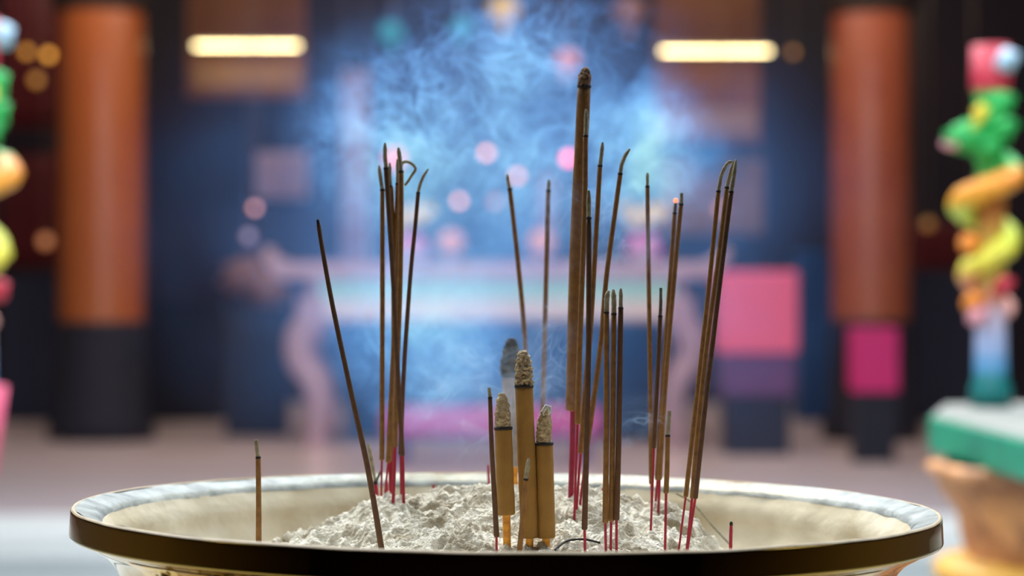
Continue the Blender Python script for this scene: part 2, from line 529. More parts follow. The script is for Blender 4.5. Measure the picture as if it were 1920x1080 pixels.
# tall thick one
incense('very tall thick incense rising above all others, brown ash cap', None, 1.45, [(1098, 126), (1098, 134), (1096, 148), (1095, 162)], [(1095.5, 162), (1084, 400), (1079, 560), (1075, 768)], [(1075, 765), (1073, 850), (1070, 941)],
        w=25, wb=29, wt=23, ws=11, thick=True, m='incense', ma='ash_cap', ms='stem_dark', name='thick_incense_stick', cat='thick incense stick', seg=24)
incense('slim stick standing in front of the very tall thick incense, long pale ash tip', GF, 1.415, [(1099, 205), (1099, 230), (1098, 255)], [(1098, 255), (1096, 400), (1088, 620), (1083, 792)], [(1083, 792), (1080, 880), (1077, 968)], w=9.5, wb=11, wt=8, ws=4.5)
incense('straight stick with pale ash tip, between very tall incense and bowed stick', GF, 1.42, [(1130, 267), (1128, 288), (1125, 311)], [(1125, 311), (1117, 450), (1108, 600), (1097, 740), (1089, 847)], [(1089, 847), (1084, 910), (1080, 971)], w=9, wb=11, wt=7.5, ws=5)
incense('long stick with ash tip bowed over, crossing behind the short trio', GF, 1.43, [(1181, 279), (1173, 291), (1166, 308), (1163, 326)], [(1163, 326), (1153, 400), (1137, 520), (1127, 640), (1113, 750), (1100, 840)], [(1100, 840), (1093, 900), (1085, 971)], w=9, wb=10, wt=7.5, ws=5)
incense('dark front stick ending lower than the stick behind, close before very tall incense', GF, 1.335, [(1104, 357), (1104, 382), (1104, 409)], [(1104, 409), (1104, 600), (1101, 780), (1096, 990)], [(1096, 990), (1097, 1032)], w=10, wb=11, wt=8.5, m='incense_dark', ws=5)
# short trio
incense('trio stick nearest the tall thick incense, rounded pale ash tip', GH, 1.34, [(1141, 545), (1138, 560), (1137, 586)], [(1137, 586), (1137, 780), (1135, 977)], [(1135, 977), (1136, 1032)], w=10, wb=11, wt=9.5, m='incense', ws=5)
incense('middle stick of the short trio with dark pointed tip', GH, 1.342, [(1150, 543), (1151, 562), (1151, 589)], [(1151, 589), (1149, 780), (1146, 974)], [(1146, 974), (1145, 1032)], w=10, wb=11, wt=9.5, m='incense', ws=5)
incense('outer stick of the short trio, farthest from the tall thick incense', GH, 1.34, [(1164, 541), (1164, 558), (1164, 578)], [(1164, 578), (1161, 780), (1156, 972)], [(1156, 972), (1156, 1032)], w=9.5, wb=11.5, wt=7.5, m='incense_dark', ws=5)
# slim ones on the side slope
incense('slim upright stick with small grey tip, beyond the short trio', GI, 1.465, [(1214, 324), (1214, 336), (1214, 350)], [(1214, 350), (1216, 500), (1219, 700), (1221, 905)], [(1221, 900), (1222, 950)], w=8, wb=9, wt=6, ws=4)
incense('half-burnt slim stick with dark grey tip between slim uprights', GI, 1.405, [(1239, 540), (1239, 565), (1238, 593)], [(1238, 593), (1234, 690), (1229, 780), (1226, 838)], [(1226, 838), (1224, 900), (1221, 973)], w=8, wb=8.5, wt=6.5, m='incense_dark', ma='ash_grey', ws=4.5, pointed=False)
incense('slim leaning stick with a glowing ember at its tip', GI, 1.465, [(1267, 379), (1266, 388), (1265, 400)], [(1265, 400), (1254, 560), (1243, 740), (1233, 897)], [(1233, 897), (1229, 945)], w=8, wb=11, wt=6, ws=5, ember=(1267, 376), ma='ash_grey')
incense('slim leaning stick with blunt grey tip right next to ember stick', GI, 1.455, [(1278, 362), (1278, 372), (1277, 383)], [(1277, 383), (1266, 500), (1254, 640), (1243, 790), (1237, 897)], [(1237, 897), (1235, 944)], w=8.5, wb=9, wt=7.5, ws=5, pointed=False)
incense('short stick with long grey ash on a long pink stem', GI, 1.335, [(1255, 770), (1254, 790), (1252, 817)], [(1252, 817), (1251, 870), (1249, 922)], [(1249, 922), (1248, 980), (1247, 1030)], w=9, wb=10, wt=8, ws=5, pointed=False)
# leaning bundle
incense('leaning stick with its grey ash bent over onto its neighbour', GL, 1.375, [(1373, 304), (1366, 305), (1359, 314), (1352, 332), (1347, 359)], [(1347, 359), (1331, 520), (1307, 740), (1286, 929)], [(1286, 929), (1277, 998)], w=8.5, wb=9, wt=7.5, ws=4, pointed=False)
incense('middle leaning stick of the bundle of three', GL, 1.368, [(1375, 303), (1369, 326), (1363, 352)], [(1363, 352), (1345, 500), (1325, 650), (1309, 800), (1298, 932)], [(1298, 932), (1290, 1010)], w=8.5, wb=9, wt=7.5, ws=5, m='incense')
incense('leaning stick with the highest tip of the bundle of three', GL, 1.36, [(1380, 300), (1376, 330), (1371, 360)], [(1371, 360), (1351, 520), (1333, 670), (1319, 790), (1304, 932)], [(1304, 932), (1292, 1010)], w=9, wb=9.5, wt=8, ws=5, m='incense_dark')
# thick trio and neighbours
GT = 'thick golden incense sticks in the middle'
incense('thick golden incense with beige ash cone, beside the thin dark stick', GT, 1.345, [(941, 737), (942, 755), (942, 780), (943, 803)], [(943.5, 803), (946, 880), (949.5, 963)], [(949.5, 963), (951, 1032)], w=33, wb=33.5, wt=29, ws=15,
        thick=True, m='incense_gold', ma='ash_brown', ms='core', name='thick_incense_stick', cat='thick incense stick', seg=32, jit=0.22)
incense('tallest of the thick golden trio, flaky broken ash crown', GT, 1.350, [(979, 657), (981, 670), (982, 695), (982.5, 724)], [(982.5, 724), (987, 850), (993, 1006)], [(993, 1006), (993, 1034)], w=34, wb=34, wt=31, ws=15,
        thick=True, m='incense_gold', ma='ash_brown', ms='core', name='thick_incense_stick', cat='thick incense stick', seg=32, jit=0.42)
incense('thick golden incense with a white ash curl on its cone', GT, 1.352, [(1026, 763), (1022, 780), (1020, 805), (1020, 832)], [(1020, 832), (1022, 920), (1024, 1006)], [(1024, 1006), (1024, 1034)], w=34, wb=35, wt=29, ws=15,
        thick=True, m='incense_gold', ma='ash_brown', ms='core', name='thick_incense_stick', cat='thick incense stick', seg=32, jit=0.2)
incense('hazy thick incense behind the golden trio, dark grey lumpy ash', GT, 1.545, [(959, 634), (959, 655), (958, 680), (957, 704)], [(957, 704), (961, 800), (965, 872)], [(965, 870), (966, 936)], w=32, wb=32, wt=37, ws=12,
        thick=True, m='incense_hazed', ma='ash_grey', ms='core', name='thick_incense_stick', cat='thick incense stick', seg=28, jit=0.28)
incense('thin dark stick hugging the thick golden incense', None, 1.332, [(917, 727), (918, 736), (919, 746)], [(919, 746), (922, 840), (927, 930), (931, 1004)], [(931, 1003), (931, 1032)], w=8, wb=10.5, wt=7, m='incense_dark', ws=4.5, pointed=False)
incense('short slanted stick in front of the tallest golden incense', None, 1.325, [(991, 860), (989, 878), (986, 899)], [(986, 899), (981, 960), (974, 1032)], None, w=9, wb=10.5, wt=8.5, m='incense')


def stub(label, pts, d, w, m='stem', black=True, name='incense_stub', group='burnt-out stem stubs in the ash'):
    root = empty(name, P(*pts[-1], d)); tag(root, label, 'incense stub', group)
    s = d / FPX
    a, b = pts[-2], pts[-1]
    q = list(pts) + [(b[0] + (b[0] - a[0]), b[1] + 45)]
    ds = resample(q, 5)
    tube('bamboo_stem', [P(p[0], p[1], d) for p in ds], [s * w * 0.5 * (0.7 + 0.3 * min(1, i / 4)) for i in range(len(ds))], M[m], root, seg=8)
    if black:
        t0, t1 = P(*pts[0], d), P(pts[0][0], pts[0][1] + 5, d)
        tube('burnt_tip', [t0 + Vector((0, 0, s * 2)), t0, t1], [s * w * 0.25, s * w * 0.48, s * w * 0.5], M['char'], root, seg=8)
    return root


stub('pink stem stub with black tip, standing alone near the censer side', [(1371, 980), (1370.5, 1000), (1370, 1024)], 1.335, 6.5)
r_ = stub('burnt-out stem stub behind the lone leaning stick, ash shell bent off it', [(704, 903), (705, 920), (706, 938)], 1.50, 9)
tube('ash_shell', [P(x, y, 1.50) for x, y in ((690, 832), (694, 850), (699, 878), (703, 902))], [0.0011, 0.0014, 0.0013, 0.001], M['ash_tip'], r_, seg=8)
tube('ash_splinter', [P(x, y, 1.50) for x, y in ((716, 880), (711, 890), (706, 902))], [0.0006, 0.0008, 0.0008], M['ash_grey'], r_, seg=8)
stub('tiny red stub on the crest of the ash heap', [(813, 908), (813, 914), (813, 922)], 1.52, 5, black=False)
stub('red stub just behind the short trio of sticks', [(1131, 915), (1131, 925), (1131, 942)], 1.47, 5, black=False)
stub('pale pink stub behind the thin dark stick', [(915, 872), (916, 890), (917, 915)], 1.53, 5, black=False)
stub('reddish stub at the foot of the tall bundle', [(724, 900), (725, 920), (725, 932)], 1.49, 7, black=False)


def lying(label, pts, ds, w, m, ground=False):
    path = [P(x, y, d) for (x, y), d in zip(pts, ds)]
    if ground: path = [Vector((p.x, p.y, max(ash_h(p.x + k * 0.001, p.y) for k in (-3, -1, 0, 1, 3)) + w * 0.4)) for p in path]
    den = [Vector(q) for q in catmull([tuple(p) for p in path], 6)]
    o = tube('fallen_incense_stick', den, [w * 0.5] * len(den), M[m], None, seg=8)
    return tag(o, label, 'incense stick')


lying('thin charred stick lying in the ash behind the rim', [(1040, 1026), (1062, 1018), (1095, 1014), (1125, 1017)], [1.335, 1.35, 1.355, 1.35], 0.0013, 'char', ground=True)
lying('thin pale stick fallen from the ash heap towards the censer wall', [(1268, 925), (1300, 945), (1335, 985), (1372, 1024)], [1.47, 1.47, 1.47, 1.46], 0.0013, 'ash_tip')
# white ash curl and flakes of the thick incense belong to their things
for o in list(bpy.data.objects):
    if o.get('label', '').startswith('thick golden incense with a white ash curl'):
        M['white_ash'] = mat('white_ash_curl', (0.62, 0.64, 0.62), 0.9, bump=0.5, bscale=800)
        tube('ash_curl', [P(x, y, 1.35) for x, y in ((1020, 782), (1020, 770), (1024, 762), (1030, 764), (1031, 772), (1028, 778))], [0.0008, 0.0011, 0.0014, 0.0014, 0.0012, 0.0006], M['white_ash'], o, seg=10, jitter=0.25)
    if o.get('label', '').startswith('tallest of the thick golden trio'):
        rnd = random.Random(3)
        for k in range(16):
            a = k * 2.4
            cx, cy = 981 + 10 * math.cos(a) * rnd.uniform(0.3, 1), 672 + rnd.uniform(-4, 18)
            c = P(cx, cy, 1.35 - 0.003 * math.sin(a))
            top = c + Vector((rnd.uniform(-1, 1) * 0.0008, rnd.uniform(-1, 1) * 0.0008, rnd.uniform(0.002, 0.0045)))
            tube('ash_flake', [c - Vector((0, 0, 0.002)), c, top], [0.0008, 0.001, 0.0003], M['ash_brown'], o, seg=6, jitter=0.4, jfreq=900)

# ------------------------------------------------------------------ added hall lights (above the frame, no lamps known there)
def area(name, loc, sx, sy, power, col, rot=(0, 0, 0)):
    l = bpy.data.lights.new(name, 'AREA'); l.shape = 'RECTANGLE'; l.size = sx; l.size_y = sy
    l.energy = power; l.color = col
    o = bpy.data.objects.new(name, l); C.objects.link(o); o.location = loc; o.rotation_euler = rot
    return o


area('hall_lamp_before_pillar', (-2.75, 14.4, 4.3), 0.35, 0.35, 48, (1.0, 0.80, 0.66), (math.radians(40), 0, 0))  # added light, meant to draw a streak down the pillar
area('hall_lamp_before_far_pillar', (2.35, 14.4, 4.3), 0.35, 0.35, 48, (1.0, 0.80, 0.66), (math.radians(40), 0, 0))  # added light for the other pillar's streak
area('hall_front_lamp', (0.0, 13.6, 4.4), 3, 0.5, 70, (1.0, 0.86, 0.72), (math.radians(30), 0, 0))  # added fill for the front of the hall
area('hall_back_lamp', (0, 19.6, 4.5), 8, 0.6, 110, (1.0, 0.84, 0.66), (math.radians(25), 0, 0))  # added fill for the back of the hall

M['lacquer'] = mat('orange_brown_lacquer', (0.40, 0.11, 0.03), 0.27, spec=1.0, nscale=2.5, ncol=(0.38, 0.10, 0.03))
M['lacquer2'] = mat('reddish_brown_lacquer', (0.36, 0.10, 0.05), 0.27, spec=1.0, nscale=2.5, ncol=(0.30, 0.075, 0.04))
M['darkstone'] = mat('dark_blue_grey_stone', (0.010, 0.011, 0.024), 0.8)
M['board'] = mat('brown_timber_board', (0.30, 0.11, 0.045), 0.6, nscale=1.2, ncol=(0.15, 0.05, 0.024))
M['tan'] = mat('tan_hanging_cloth', (0.34, 0.20, 0.11), 0.8, nscale=1.5, ncol=(0.22, 0.12, 0.08))
M['tan2'] = mat('ochre_strip', (0.42, 0.24, 0.10), 0.7)
M['tube'] = mat('lit_fluorescent_tube', (1, 0.9, 0.6), 0.5, emit=(1.0, 0.80, 0.40), estr=11)
M['fitting'] = mat('lamp_fitting', (0.25, 0.2, 0.15), 0.5)
M['marble'] = mat('pale_pinkish_wood', (0.50, 0.33, 0.36), 0.5, nscale=3, ncol=(0.42, 0.27, 0.31))
M['gcloth'] = mat('pale_green_cloth', (0.36, 0.62, 0.52), 0.8)
M['ccloth'] = mat('cream_cloth', (0.68, 0.58, 0.50), 0.8)
M['pink'] = mat('pink_cloth', (0.85, 0.13, 0.24), 0.8)
M['mauve'] = mat('mauve_cloth', (0.14, 0.06, 0.17), 0.8)
M['magenta'] = mat('magenta_paper', (0.62, 0.015, 0.16), 0.6)
M['pinkseat'] = mat('pink_seat_cloth', (0.50, 0.05, 0.20), 0.8)
M['blue'] = mat('blue_cloth', (0.02, 0.07, 0.22), 0.8)
M['teal'] = mat('dark_teal_paint', (0.005, 0.05, 0.07), 0.6)
M['gold'] = mat('dull_gold', (0.55, 0.28, 0.05), 0.35, metal=0.5)
M['yellow'] = mat('yellow_petals', (0.80, 0.62, 0.10), 0.7)
M['pinkfl'] = mat('pink_petals', (0.85, 0.16, 0.50), 0.7)
M['peach'] = mat('peach_fruit', (0.85, 0.36, 0.22), 0.6)
M['violet'] = mat('pale_violet_cloth', (0.46, 0.34, 0.46), 0.8)
M['navy'] = mat('dark_navy_paint', (0.012, 0.018, 0.05), 0.6)
M['brownwood'] = mat('brown_carved_wood', (0.30, 0.14, 0.07), 0.5, nscale=6)


# pillars
def pillar(px, d, pxr, ytop, ybot, m, label):
    c = P(px, 540, d); r = pxr / FPX * d
    ztop, zbot = P(0, ytop, d).z, P(0, ybot, d).z
    root = empty('temple_pillar', (c.x, c.y, 0)); tag(root, label, 'pillar', kind='thing')

    def ring(name, prof, mm, seg=48):
        v, f = lathe_data(prof, seg); return link_mesh(name, v, f, mm, root)
    ring('shaft', [(r, zbot), (r * 1.01, zbot + 0.8), (r, ztop)], m)
    ring('plinth', [(0.01, 0), (r * 1.25, 0), (r * 1.25, 0.14), (r * 1.06, 0.2), (r * 1.02, zbot - 0.03), (r * 1.03, zbot), (r * 0.9, zbot)], M['darkstone'])
    ring('capital', [(r * 1.0, ztop), (r * 1.15, ztop + 0.04), (r * 1.2, ztop + 0.25), (r * 1.05, ztop + 0.3), (r * 1.05, 4.59)], M['roof'])
    return root


pillar(190, 18, 80, 25, 602, M['lacquer'], 'orange-brown lacquered round pillar beyond the lone short stub')
pillar(1633, 18, 74, 30, 600, M['lacquer2'], 'reddish-brown lacquered round pillar with a magenta box before its foot')


# fluorescent tubes
def tube_lamp(px0, px1, py, d, label):
    a, b = P(px0, py, d), P(px1, py, d)
    root = empty('tube_lamp', (a + b) / 2); tag(root, label, 'ceiling lamp', 'lit tube lamps on the hall boards')
    r = 2.6 / FPX * d
    tube('lamp_tube', [a, (a + b) / 2, b], [r] * 3, M['tube'], root, seg=12)
    for e, s in ((a, -1), (b, 1)):
        tube('end_cap', [e, e + Vector((s * 0.05, 0, 0))], [r * 1.3] * 2, M['fitting'], root, seg=12)
    box('lamp_bracket', a.x, b.x, a.y + r, a.y + 0.3505, a.z + r * 1.5, a.z + r * 3.5, M['fitting'], root)
    return root


BD = 20.5
tube_lamp(366, 560, 86, BD, 'lit yellowish tube lamp nearer the orange-brown pillar')
tube_lamp(1241, 1443, 96, BD, 'lit yellowish tube lamp between the tall thick incense and reddish pillar')

# boards the lamps are fixed to, hanging from the ceiling
def board(px0, px1, pyb, d, mm, label, name='hanging_board', cat='board', th=0.08, pyt=-330, band=None):
    a = P(px0, pyb, d); b = P(px1, pyb, d)
    root = empty(name, ((a.x + b.x) / 2, a.y, a.z)); tag(root, label, cat)
    box('panel', a.x, b.x, a.y, a.y + th, a.z, 4.6, mm, root)
    box('tan_strip', a.x + 0.06, b.x - 0.03, a.y - 0.015, a.y, a.z + 0.02, a.z + 0.24, M['tan2'], root)
    box('bottom_rail', a.x - 0.01, b.x + 0.01, a.y - 0.02, a.y + th + 0.02, a.z - 0.05, a.z, M['board'], root)
    return root


board(350, 572, 170, BD + 0.37, M['board'], 'brown timber board behind the tube lamp near the orange-brown pillar')
board(1228, 1425, 255, BD + 0.37, M['board'], 'brown timber board behind the tube lamp near the reddish pillar')


# hanging cloths / door leaves of the back wall, each its own thing
def cloth(px0, px1, py0, py1, d, mm, label, name='hanging_cloth', cat='hanging cloth', folds=6):
    a, b = P(px0, py0, d), P(px1, py1, d)
    nx, nz = 40, 8
    V, F = [], []
    for j in range(nz + 1):
        for i in range(nx + 1):
            t = i / nx
            V.append((a.x + (b.x - a.x) * t, a.y + 0.04 * math.sin(t * folds * 2 * PI) * (0.4 + 0.6 * j / nz), b.z + (a.z - b.z) * (1 - j / nz)))
    for j in range(nz):
        for i in range(nx):
            k = j * (nx + 1) + i; F.append((k, k + 1, k + nx + 2, k + nx + 1))
    o = link_mesh(name, V, F, mm)
    s = o.modifiers.new('thickness', 'SOLIDIFY'); s.thickness = 0.01
    for x in (a.x + 0.03, b.x - 0.03):
        tube('cord', [Vector((x, a.y, a.z - 0.02)), Vector((x, a.y, 4.6))], [0.004, 0.004], M['fitting'], o, seg=6)
    return tag(o, label, cat)


cloth(1238, 1430, 300, 440, 21.6, M['tan'], 'tan cloth hanging beneath the brown board near the reddish pillar')
cloth(0, 112, -60, 240, 21.8, M['wallred'], 'dark red cloth with gold lamps hanging beside the orange-brown pillar')
cloth(0, 112, 290, 500, 22.2, M['wallred'], 'dark red lower cloth beside the orange-brown pillar')
cloth(1712, 1830, 420, 505, 21.8, M['wallred'], 'dark red cloth between the reddish pillar and dragon column')
cloth(640, 692, 130, 560, 20.2, M['violet'], 'pale violet banner hanging behind the altar table', folds=2)
cloth(480, 575, 285, 372, 21.0, M['violet'], 'pale violet cloth hanging above the carved ornament', folds=3)
cloth(1008, 1040, 330, 480, 20.8, M['violet'], 'narrow violet streamer behind the altar lamps', folds=1)
tag(back_box('wall_panel', 1308, 1352, 245, 305, 21.5, 0.1, M['teal']), 'small dark teal plaque on the wall by the tan cloth', 'plaque')


# small lamps that show as soft discs
def globe(px, py, d, pr, col, st, label, grp='small round lamps of the altar', drop=True):
    c = P(px, py, d); r = pr / FPX * d
    root = empty('hanging_globe_lamp', c); tag(root, label, 'lamp', grp)
    mm = mat('lamp_glow', (0.3, 0.2, 0.2), 0.4, emit=col, estr=st)
    blob('globe', c, r, mm, root, sub=2)
    if drop:
        tube('cord', [c + Vector((0, 0, r)), Vector((c.x, c.y, 4.6))], [0.004, 0.004], M['fitting'], root, seg=6)
    return root


PK = (1.0, 0.10, 0.22); PP = (1.0, 0.45, 0.42); OR = (1.0, 0.42, 0.05)
globe(740, 298, 20, 17, PK, 1.7, 'largest pink lamp, seen through the tall bundle')
globe(1066, 297, 20, 9, PK, 6.0, 'bright pink lamp right beside the very tall thick incense')
globe(912, 287, 20, 7, PP, 5.0, 'pale round lamp, highest of the pale ones in the smoke')
globe(970, 330, 20, 7, PP, 4.2, 'pale round lamp near the tip of the hazy leaning stick')
globe(861, 377, 20, 7, PP, 4.0, 'pale round lamp below the highest pale one')
globe(928, 378, 20.2, 9, PP, 0.8, 'dim pale lamp just below the two bright pale ones')
globe(478, 390, 20, 6, PP, 3.0, 'pale round lamp above the short lone stub')
globe(466, 443, 20.4, 9, (0.8, 0.6, 0.9), 0.7, 'dim whitish lamp hanging under the pale lamp beyond the stub')
globe(1350, 392, 20, 7, PP, 1.5, 'faint pale lamp behind the crossed leaning bundle')
globe(50, 97, 21, 8, OR, 1.4, 'dim amber lamp on the dark red cloth, farther from pillar', 'amber lamps by the orange-brown pillar')
globe(91, 103, 21, 8, OR, 2.4, 'brighter amber lamp on the dark red cloth, next to pillar', 'amber lamps by the orange-brown pillar')
globe(68, 150, 21.4, 9, OR, 0.8, 'amber lamp low on the dark red cloth', 'amber lamps by the orange-brown pillar')
globe(1487, 98, 21, 7, OR, 0.6, 'faint amber lamp just beyond the end of the tube lamp', 'amber lamps by the reddish pillar')
globe(1740, 420, 21, 10, OR, 0.35, 'faint amber lamp between the reddish pillar and dragon column', 'amber lamps by the reddish pillar')
globe(85, 452, 21.6, 11, (1, 0.35, 0.12), 0.7, 'faint orange lamp low beside the orange-brown pillar', 'amber lamps by the orange-brown pillar')

# ---------- altar table
TD = 17.0
TS = TD / FPX
ta = P(930, 840, TD)
tab = empty('altar_table', (ta.x, ta.y, 0)); tag(tab, 'long pale pinkish altar table with curved legs and upturned ends, in the smoke', 'altar table')


def X(px, d=TD): return (px - 960) / FPX * d
def Z(py, d=TD): return CAM.z - (py - 540) / FPX * d


Y0, Y1 = ta.y, ta.y + 0.9
box('tabletop', X(505), X(1350), Y0, Y1, Z(523), Z(492), M['marble'], tab, bev=0.02)
box('apron', X(575), X(1285), Y0 + 0.06, Y1 - 0.06, Z(603), Z(522), M['marble'], tab, bev=0.01)
cb = box('cloth_border', X(600), X(1262), Y0 + 0.03, Y0 + 0.058, Z(562), Z(523), M['gcloth'], tab)
cb = box('cloth_front', X(600), X(1262), Y0 + 0.035, Y0 + 0.058, Z(596), Z(562), M['ccloth'], tab)
for s in (-1, 1):
    cx = 930
    tip = [(cx + s * 400, 505), (cx + s * 425, 492), (cx + s * 438, 474), (cx + s * 436, 462)]
    for yy in (Y0 + 0.06,):
        v, f = tube_data([Vector((X(a), (Y0 + Y1) / 2, Z(b))) - Vector(tab.location) for a, b in tip], [0.06, 0.055, 0.045, 0.03], seg=10)
        for q in v: q.y *= 1.0
        link_mesh('upturned_end', [Vector((q.x, (q.y - 0.45) * 7 + 0.45, q.z)) for q in v], f, M['marble'], tab)
    for yy in (Y0 + 0.10, Y1 - 0.10):
        leg = catmull([(cx + s * 345, 560), (cx + s * 350, 600), (cx + s * 372, 640), (cx + s * 368, 680), (cx + s * 345, 715), (cx + s * 334, 770), (cx + s * 345, 846)], 6)
        n = len(leg)
        tube('leg', [Vector((X(a), yy, Z(b))) for a, b in leg], [0.12 * (1 - 0.4 * i / n) for i in range(n)], M['marble'], tab, seg=12)
back = tag(back_box('altar_back_panel', 650, 1235, 612, 835, 18.2, 0.5, M['navy']), 'dark navy panel standing in for the cloth behind the altar table legs', 'cabinet')  # plain dark panel for the back cloth under the table

# things on and by the table
def bouquet(px, label, d=17.4):
    z0 = Z(492)
    root = empty('flower_vase', (X(px, d), CAM.y + d, z0)); tag(root, label, 'vase of flowers', 'vases of flowers on the altar table')
    v, f = lathe_data([(0.01, 0), (0.06, 0), (0.09, 0.06), (0.05, 0.13), (0.06, 0.16)], 24); link_mesh('vase', v, f, M['violet'], root)
    rnd = random.Random(px)
    for k in range(9):
        a = k * 2.4; rr = 0.09 * math.sqrt(k / 9)
        blob('pink_flower', (root.location.x + rr * math.cos(a) * 1.2, root.location.y + rr * math.sin(a) * 0.6, Z(462, d) + 0.05 * math.sin(k * 3)), 0.05, M['pinkfl'], root, lump=0.5, sub=2)
    for k in range(9):
        a = k * 2.4; rr = 0.13 * math.sqrt(k / 9)
        blob('yellow_flower', (root.location.x + rr * math.cos(a) * 1.3, root.location.y + rr * math.sin(a) * 0.6, Z(405, d) + 0.05 * math.sin(k * 5)), 0.05, M['yellow'], root, lump=0.5, sub=2)
    for k in range(4):
        tube('flower_stalk', [root.location + Vector((0, 0, 0.1)), root.location + Vector((0.06 * math.cos(k * 1.6), 0.04 * math.sin(k * 1.6), Z(405, d) - z0))], [0.006, 0.005], M['teal'], root, seg=6)
    return root


bouquet(765, 'vase of pink and yellow flowers behind the tall bundle of sticks')
bouquet(1204, 'vase of pink and yellow flowers behind the slim upright stick')
for px, lb in ((845, 'round peach-coloured offering between the bundle and hazy leaning stick'), (1015, 'round peach-coloured offering behind the hazy upright stick')):
    d = 17.3
    root = empty('offering_fruit', (X(px, d), CAM.y + d, Z(492))); tag(root, lb, 'offering', 'peach-coloured offerings on the altar table')
    v, f = lathe_data([(0.01, 0), (0.07, 0), (0.025, 0.03), (0.03, 0.05), (0.11, 0.07), (0.10, 0.06)], 20); link_mesh('dish', v, f, M['violet'], root)
    blob('fruit', root.location + Vector((0, 0, 0.055 + 0.085)), 0.095, M['peach'], root, sub=3, lump=0.05)

bx = empty('covered_offering_box', (X(1422, 16.2), CAM.y + 16.2, 0)); tag(bx, 'box under a bright pink cloth beside the altar table', 'box')
d = 16.2
box('cloth_cover', X(1350, d), X(1497, d), bx.location.y, bx.location.y + 0.6, Z(662, d), Z(508, d), M['pink'], bx, bev=0.02)
box('lower_case', X(1358, d), X(1490, d), bx.location.y + 0.02, bx.location.y + 0.58, Z(742, d), Z(662, d), M['mauve'], bx)
box('stand', X(1366, d), X(1482, d), bx.location.y + 0.05, bx.location.y + 0.55, 0.0, Z(742, d), M['navy'], bx)
d = 15.6
mg = empty('magenta_box', (X(1643, d), CAM.y + d, 0)); tag(mg, 'magenta paper-covered box on a dark stand before the reddish pillar', 'box')
box('paper_cover', X(1601, d), X(1685, d), mg.location.y, mg.location.y + 0.3, Z(735, d), Z(615, d), M['magenta'], mg, bev=0.01)
box('stand', X(1606, d), X(1680, d), mg.location.y + 0.02, mg.location.y + 0.28, 0, Z(735, d), M['darkstone'], mg)
d = 15.4
kb = empty('kneeling_bench', (X(922, d), CAM.y + d, 0)); tag(kb, 'long low kneeling bench with pink seat cloth before the altar table', 'kneeling bench')
box('seat', X(715, d), X(1130, d), kb.location.y, kb.location.y + 0.5, Z(818, d), Z(768, d), M['pinkseat'], kb, bev=0.03)
for s in (0, 1):
    for yy in (0.04, 0.38):
        x0 = X(735 + 345 * s, d)
        box('leg', x0, x0 + 0.09, kb.location.y + yy, kb.location.y + yy + 0.08, 0, Z(818, d), M['mauve'], kb)

# carved ornament on its dark stand, low dark cabinets along the wall
d = 18.5
og = empty('carved_ornament', (X(478, d), CAM.y + d, 0)); tag(og, 'brownish-gold carved ornament on a dark stand beside the altar table', 'ornament')
box('stand', X(425, d), X(535, d), og.location.y - 0.1, og.location.y + 0.3, 0, Z(575, d), M['navy'], og)
blob('carving', (X(462, d), og.location.y + 0.1, Z(520, d)), 0.15, M['brownwood'], og, lump=0.8, sub=3, sq=(1.2, 0.7, 0.9))
blob('carving', (X(498, d), og.location.y + 0.1, Z(548, d)), 0.13, M['brownwood'], og, lump=0.8, sub=3, sq=(1.2, 0.7, 0.9))
for a, b, t, dd, mm, lb in ((0, 100, 520, 20.5, 'navy', 'dark low cabinet at the foot of the dark red cloths'), (275, 415, 560, 20.5, 'darkstone', 'dark low cabinet between the orange-brown pillar and carved ornament'),
                            (1500, 1560, 470, 20.5, 'blue', 'tall dark blue cabinet between the pink-covered box and reddish pillar'), (1715, 1840, 510, 20.5, 'navy', 'dark navy cabinet beyond the reddish pillar')):
    r = empty('wall_cabinet', (X((a + b) / 2, dd), CAM.y + dd, 0)); tag(r, lb, 'cabinet')
    box('carcass', X(a, dd), X(b, dd), r.location.y, r.location.y + 0.6, 0, Z(t, dd), M[mm], r, bev=0.01)
    for k in (0, 1):
        w = (X(b, dd) - X(a, dd)) / 2
        box('door', X(a, dd) + w * k + 0.02, X(a, dd) + w * (k + 1) - 0.02, r.location.y - 0.02, r.location.y, 0.08, Z(t, dd) - 0.05, M[mm], r)

# ---------- dragon columns and the carved pedestal, nearer
def gradient_mat(name, stops, rough=0.45):
    m = bpy.data.materials.new(name); m.use_nodes = True
    nt = m.node_tree; b = nt.nodes['Principled BSDF']; b.inputs['Roughness'].default_value = rough
    tc = nt.nodes.new('ShaderNodeTexCoord'); sp = nt.nodes.new('ShaderNodeSeparateXYZ')
    nt.links.new(tc.outputs['Object'], sp.inputs[0])
    r = nt.nodes.new('ShaderNodeValToRGB'); nt.links.new(sp.outputs['Z'], r.inputs['Fac'])
    r.color_ramp.interpolation = 'EASE'
    while len(r.color_ramp.elements) < len(stops): r.color_ramp.elements.new(0.5)
    for e, (p, c) in zip(r.color_ramp.elements, stops): e.position = p; e.color = (*c, 1)
    nt.links.new(r.outputs['Color'], b.inputs['Base Color'])
    return m


